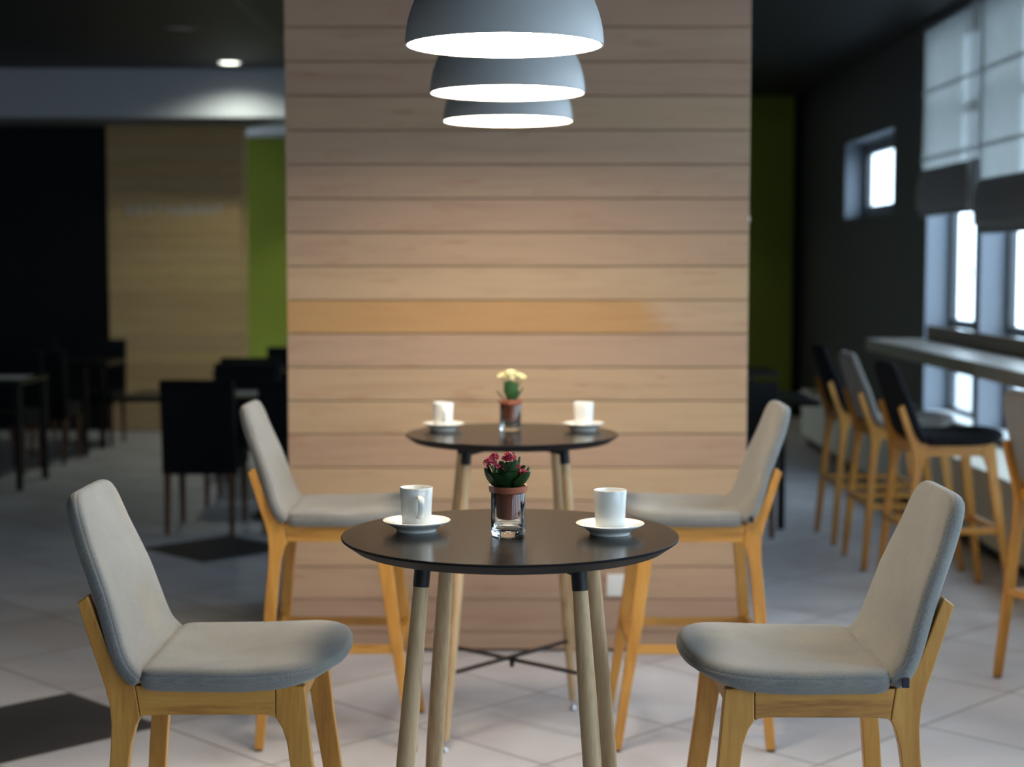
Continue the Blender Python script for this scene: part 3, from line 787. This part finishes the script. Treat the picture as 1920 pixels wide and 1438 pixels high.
def leaf(mb, base, az, length, width, elev, curl, fold=.25, scallop=.12, cup_=0):
    """scalloped fleshy leaf: two skins"""
    N, K = 14, 6
    d = Vector((math.cos(az), math.sin(az), 0)); side = Vector((-math.sin(az), math.cos(az), 0))
    cen = []; p = Vector(base); a = elev
    fr = []
    for i in range(N+1):
        dirv = d*math.cos(a) + Vector((0, 0, 1))*math.sin(a)
        up = -d*math.sin(a) + Vector((0, 0, 1))*math.cos(a)
        fr.append((p.copy(), up)); p += dirv*length/N; a += curl/N
    for skin in (1, -1):
        rows = []
        for i, (p, up) in enumerate(fr):
            s_ = i/N
            wv = width*(math.sin(PI*min(1, s_*.84+.08))**.62)*(.35+.65*min(1, s_*2.2))
            if s_ > .2: wv *= 1 + scallop*math.sin(s_*40)*.5
            if i == N: wv = width*.30
            rows.append([mb.bm.verts.new(p + side*wv*(k/K-.5)*2*.5 + up*(abs(k/K-.5)*2)**1.5*fold*wv + up*skin*.0007) for k in range(K+1)])
        for A, B in zip(rows, rows[1:]):
            for k in range(K): mb.bm.faces.new([A[k], A[k+1], B[k+1], B[k]])
def floret(mb, c, n, r, mi=0, petals=4):
    n = Vector(n).normalized(); u = n.orthogonal().normalized(); v = n.cross(u); ph = random.random()*6
    c = Vector(c)
    for k in range(petals):
        a = ph + 2*PI*k/petals
        e = u*math.cos(a)+v*math.sin(a); s_ = n.cross(e)
        b0 = mb.bm.verts.new(c - n*r*.5); m1 = mb.bm.verts.new(c+e*r*.55+s_*r*.36+n*r*.12); m2 = mb.bm.verts.new(c+e*r*.55-s_*r*.36+n*r*.12)
        tip = mb.bm.verts.new(c+e*r*1.0+n*r*.02); md = mb.bm.verts.new(c+e*r*.5+n*r*.02)
        for f in ([b0, m1, md], [b0, md, m2], [md, m1, tip], [md, tip, m2]):
            mb.bm.faces.new(f).material_index = mi
    # bud centre
    cc = mb.bm.verts.new(c+n*r*.25)
    ring = [mb.bm.verts.new(c + (u*math.cos(j*PI/3)+v*math.sin(j*PI/3))*r*.2) for j in range(6)]
    for j in range(6): mb.bm.faces.new([cc, ring[j], ring[(j+1)%6]]).material_index = mi
def ball(mb, c, r, mi=0):
    g = bmesh.ops.create_icosphere(mb.bm, subdivisions=1, radius=r, matrix=Matrix.Translation(c))
    for v in g['verts']:
        for f in v.link_faces: f.material_index = mi
def pot_parts(t):
    mb = MB(); mb.lathe([(0, -.056), (.0238, -.056), (.0255, -.054), (.0305, .0), (.0312, .0012), (.0388, .0014), (.0402, .0135), (.0395, .0142), (.0372, .0140), (.0355, .006), (.0298, .0), (.024, -.050), (0, -.052)], 56, cap=False)
    mb.build('pot', M['terra'], t, angle=40)
    mb = MB(); mb.lathe([(0, .007), (.02, .0075), (.035, .004)], 32, cap=False); mb.build('soil', M['soil'], t)
# front crimson plant
t = thing('potted_plant', 'small potted plant with crimson flower clusters on the front table', 'potted plant', (-.008, 3.340, ZT+.0904))
pot_parts(t)
mb = MB(); random.seed(11)
for az, L_, W_, el, cu in ((-1.75, .050, .058, .70, .35), (-1.2, .046, .050, .90, .3), (-2.35, .054, .052, .45, .6), (-.62, .060, .046, .25, 1.1), (-2.85, .066, .036, .20, 1.45), (.0, .058, .030, .45, 1.1),
                       (3.1, .062, .028, .5, 1.1), (.5, .055, .03, .8, .5), (1.2, .055, .035, .9, .3), (2.0, .055, .035, .9, .3), (2.6, .055, .03, .7, .8), (-1.5, .060, .034, 1.35, .1), (-.9, .064, .026, 1.25, .2), (-2.2, .062, .026, 1.3, .1), (-.3, .070, .018, 1.25, .25)):
    leaf(mb, (math.cos(az)*.012, math.sin(az)*.012, .006), az, L_, W_, el, cu, .22, .2)
mb.build('foliage', M['leaf'], t, angle=60)
for cx, cy, cz, r, n in ((-.037, -.012, .060, .0140, 34), (-.028, -.006, .071, .0105, 20), (.003, -.006, .069, .0155, 40), (.017, -.006, .052, .010, 18), (.031, -.020, .040, .0100, 24), (-.016, -.016, .052, .010, 14)):
    mb = MB()
    mb.tube([(cx*.2, cy*.2, .005), (cx*.7, cy*.6, cz*.55), (cx, cy, cz)], .0013, 6)
    fc = mb.build('flower_stem', M['stem'], t)
    mb = MB()
    for k in range(n):
        v = Vector((random.gauss(0, 1), random.gauss(0, 1), abs(random.gauss(0, 1))*.9+.1)).normalized()
        floret(mb, Vector((cx, cy, cz)) + v*r*(.65+.35*random.random()), v, .0062, 1 if random.random() < .08 else 0)
    for k in range(n//2):
        v = Vector((random.gauss(0, 1), random.gauss(0, 1), random.gauss(0, 1)*.7)).normalized()
        ball(mb, Vector((cx, cy, cz)) + v*r*.8, .0016, 1 if random.random() < .3 else 0)
    mb.build('flower_cluster', [M['red'], M['pale']], fc, smooth=False)
# rear cream-yellow plant
t = thing('potted_plant', 'small potted plant with cream-yellow flowers on the rear table', 'potted plant', (-.005, 5.430, ZT+.0904))
pot_parts(t)
mb = MB()
for az, L_, W_, el, cu in ((-1.6, .075, .046, 1.3, .1), (-1.1, .070, .034, 1.25, .1), (-2.2, .072, .034, 1.3, .1), (-2.9, .055, .018, .55, .5), (-.1, .060, .024, .75, .5), (-1.4, .036, .036, .8, .2), (.9, .07, .035, 1.2, .1), (2.0, .07, .035, 1.2, .1), (-.5, .045, .028, .9, .2)):
    leaf(mb, (math.cos(az)*.010, math.sin(az)*.010, .006), az, L_, W_, el, cu, .18, .05)
mb.build('foliage', M['leaf2'], t, angle=60)
for cx, cy, cz, r, n in ((.0, -.004, .102, .022, 60), (-.029, .0, .093, .016, 36), (.027, .004, .094, .016, 36), (-.001, -.020, .088, .013, 28), (.041, -.004, .089, .010, 16)):
    mb = MB(); mb.tube([(cx*.2, cy*.2, .005), (cx*.6, cy*.6, cz*.6), (cx, cy, cz)], .0018, 6)
    fc = mb.build('flower_stem', M['stem'], t)
    mb = MB()
    for k in range(n):
        v = Vector((random.gauss(0, 1), random.gauss(0, 1), abs(random.gauss(0, 1))*.7+.05)).normalized()
        floret(mb, Vector((cx, cy, cz)) + Vector((v.x, v.y, v.z*.6))*r*(.6+.4*random.random()), v, .0075)
    mb.build('flower_cluster', [M['yellow']], fc, smooth=False)

# ------------------------------------------------------------------ dining area in the dark background
def dining_chair(x, y, rz, label, group):
    """upholstered chair, faces +y, origin at feet centre"""
    t = thing('dining_chair', label, 'chair', (x, y, 0), rz, group)
    w2 = .212
    mb = MB()
    prof = [(-.225, .345), (-.17, .345), (-.175, .47), (-.20, .70), (-.235, .882), (-.25, .89), (-.268, .886), (-.275, .87), (-.245, .60)]
    A = [mb.bm.verts.new((-w2, yy, z)) for yy, z in prof]; B = [mb.bm.verts.new((w2, yy, z)) for yy, z in prof]
    mb.bm.faces.new(A); mb.bm.faces.new(B[::-1])
    for i in range(len(prof)): mb.bm.faces.new([A[i], B[i], B[(i+1)%len(prof)], A[(i+1)%len(prof)]])
    mb.build('backrest', M['leather'], t, bevel=.008)
    mb = MB(); mb.box(-w2, w2, -.172, .235, .36, .47); mb.build('seat', M['leather'], t, bevel=.018, seg=3)
    for sx in (-1, 1):
        for sy, top in ((-1, .35), (1, .362)):
            y0 = -.205 if sy < 0 else .205
            mb = MB(); q = [(-.019, -.019), (.019, -.019), (.019, .019), (-.019, .019)]
            T = [mb.bm.verts.new((sx*.185+a, y0+b_, top)) for a, b_ in q]
            Bm = [mb.bm.verts.new((sx*.185+a*.68, y0+(-.03 if sy < 0 else .008)+b_*.68, 0)) for a, b_ in q]
            mb.bm.faces.new(T); mb.bm.faces.new(Bm[::-1])
            for i in range(4): mb.bm.faces.new([T[i], Bm[i], Bm[(i+1)%4], T[(i+1)%4]])
            mb.build('leg', M['brown_leg'], t, smooth=False, bevel=.002)
    return t
def dining_table(x0, x1, y0, y1, label, inset=.03, pedestal=False):
    cx, cy = (x0+x1)/2, (y0+y1)/2
    t = thing('dining_table', label, 'table', (cx, cy, 0), 0, 'black dining tables')
    hx, hy = (x1-x0)/2, (y1-y0)/2
    mb = MB(); mb.box(-hx, hx, -hy, hy, .722, .752); mb.build('table_top', M['dtable'], t, smooth=False, bevel=.003)
    if pedestal:
        mb = MB(); mb.box(-.035, .035, -.035, .035, .012, .721); mb.build('pedestal_post', M['black'], t, smooth=False, bevel=.003)
        mb = MB(); mb.box(-.06, .06, -.22, .22, .0, .0115); mb.build('foot_plate', M['black'], t, smooth=False, bevel=.002)
    for sx in (() if pedestal else (-1, 1)):
        for sy in (-1, 1):
            px_, py_ = sx*(hx-inset), sy*(hy-.03); mb = MB(); mb.box(px_-.02, px_+.02, py_-.02, py_+.02, 0, .721); mb.build('leg', M['black'], t, smooth=False, bevel=.002)
    return t
GL, GR = 'black dining chairs left of the pillar', 'black dining chairs right of the pillar'
ch0 = dining_chair(-1.785, 9.475, 0, 'black upholstered dining chair with its back to the camera, left of the pillar', GL)
dup(ch0, (-1.228, 9.475, 0), 0, 'black dining chair half hidden by the pillar edge, beside the nearest black one', GL)
dining_table(-2.33, -.68, 9.70, 10.28, 'black dining table in front of the two nearest dining chairs', 0, True)
dup(ch0, (-1.76, 10.54, 0), PI, 'black dining chair facing the camera across the nearest left table', GL)
dup(ch0, (-1.28, 10.54, 0), PI, 'black dining chair facing the camera, mostly behind the pillar edge', GL)
dup(ch0, (-1.83, 11.66, 0), 0, 'black dining chair in the second row, before the green wall', GL)
dining_table(-2.2, -1.1, 11.95, 12.55, 'black dining table in the second row before the green wall')
dup(ch0, (-1.72, 12.62, 0), PI, 'farthest black dining chair against the green wall, by the pillar edge', GL)
dining_table(-5.0, -3.33, 11.03, 11.70, 'long black dining table at the left frame edge', .03)
dining_table(-4.9, -3.22, 12.98, 13.60, 'black dining table at the dark wall left of the timber wall', .2)
dup(ch0, (-3.75, 12.05, 0), PI, 'dark dining chair facing the camera behind the left-edge table', GL)
dup(ch0, (-4.30, 12.05, 0), PI, 'dark dining chair at the left frame edge behind the table', GL)
dup(ch0, (-3.62, 12.66, 0), 0, 'dark dining chair with its back to the camera near the dark wall', GL)
dup(ch0, (-3.55, 13.85, 0), PI, 'farthest dark dining chair, against the dark wall', GL)
dup(ch0, (-4.15, 13.85, 0), PI, 'farthest dark dining chair at the left, against the dark wall', GL)
dup(ch0, (-3.80, 10.75, 0), 0, 'nearest dark dining chair at the left frame edge', GL)
dining_table(.70, 1.79, 9.42, 10.12, 'black dining table behind the right edge of the pillar', .22)
dup(ch0, (1.28, 9.36, 0), 0, 'black dining chair with its back to the camera right of the pillar', GR)
dup(ch0, (1.26, 10.25, 0), PI, 'black dining chair facing the camera right of the pillar', GR)
dining_table(.70, 1.95, 11.9, 12.6, 'black dining table far right of the pillar before the green wall', .2)
# place card / menus on tables
for x, y, z, rz, lab in ((-1.56, 10.02, .7525, .1, 'off-white menu sheet on the black table left of the pillar'), (-3.66, 11.35, .7525, 0, 'off-white paper runner on the left-edge table')):
    mb = MB(); w_, h_ = (.13, .10) if x > -3 else (.28, .16)
    mb.box(-w_, w_, -h_, h_, 0, .002); o = mb.build('paper_menu', M['paper'], None, smooth=False); o.location = (x, y, z); o.rotation_euler = (0, 0, rz); tag(o, lab, 'menu')
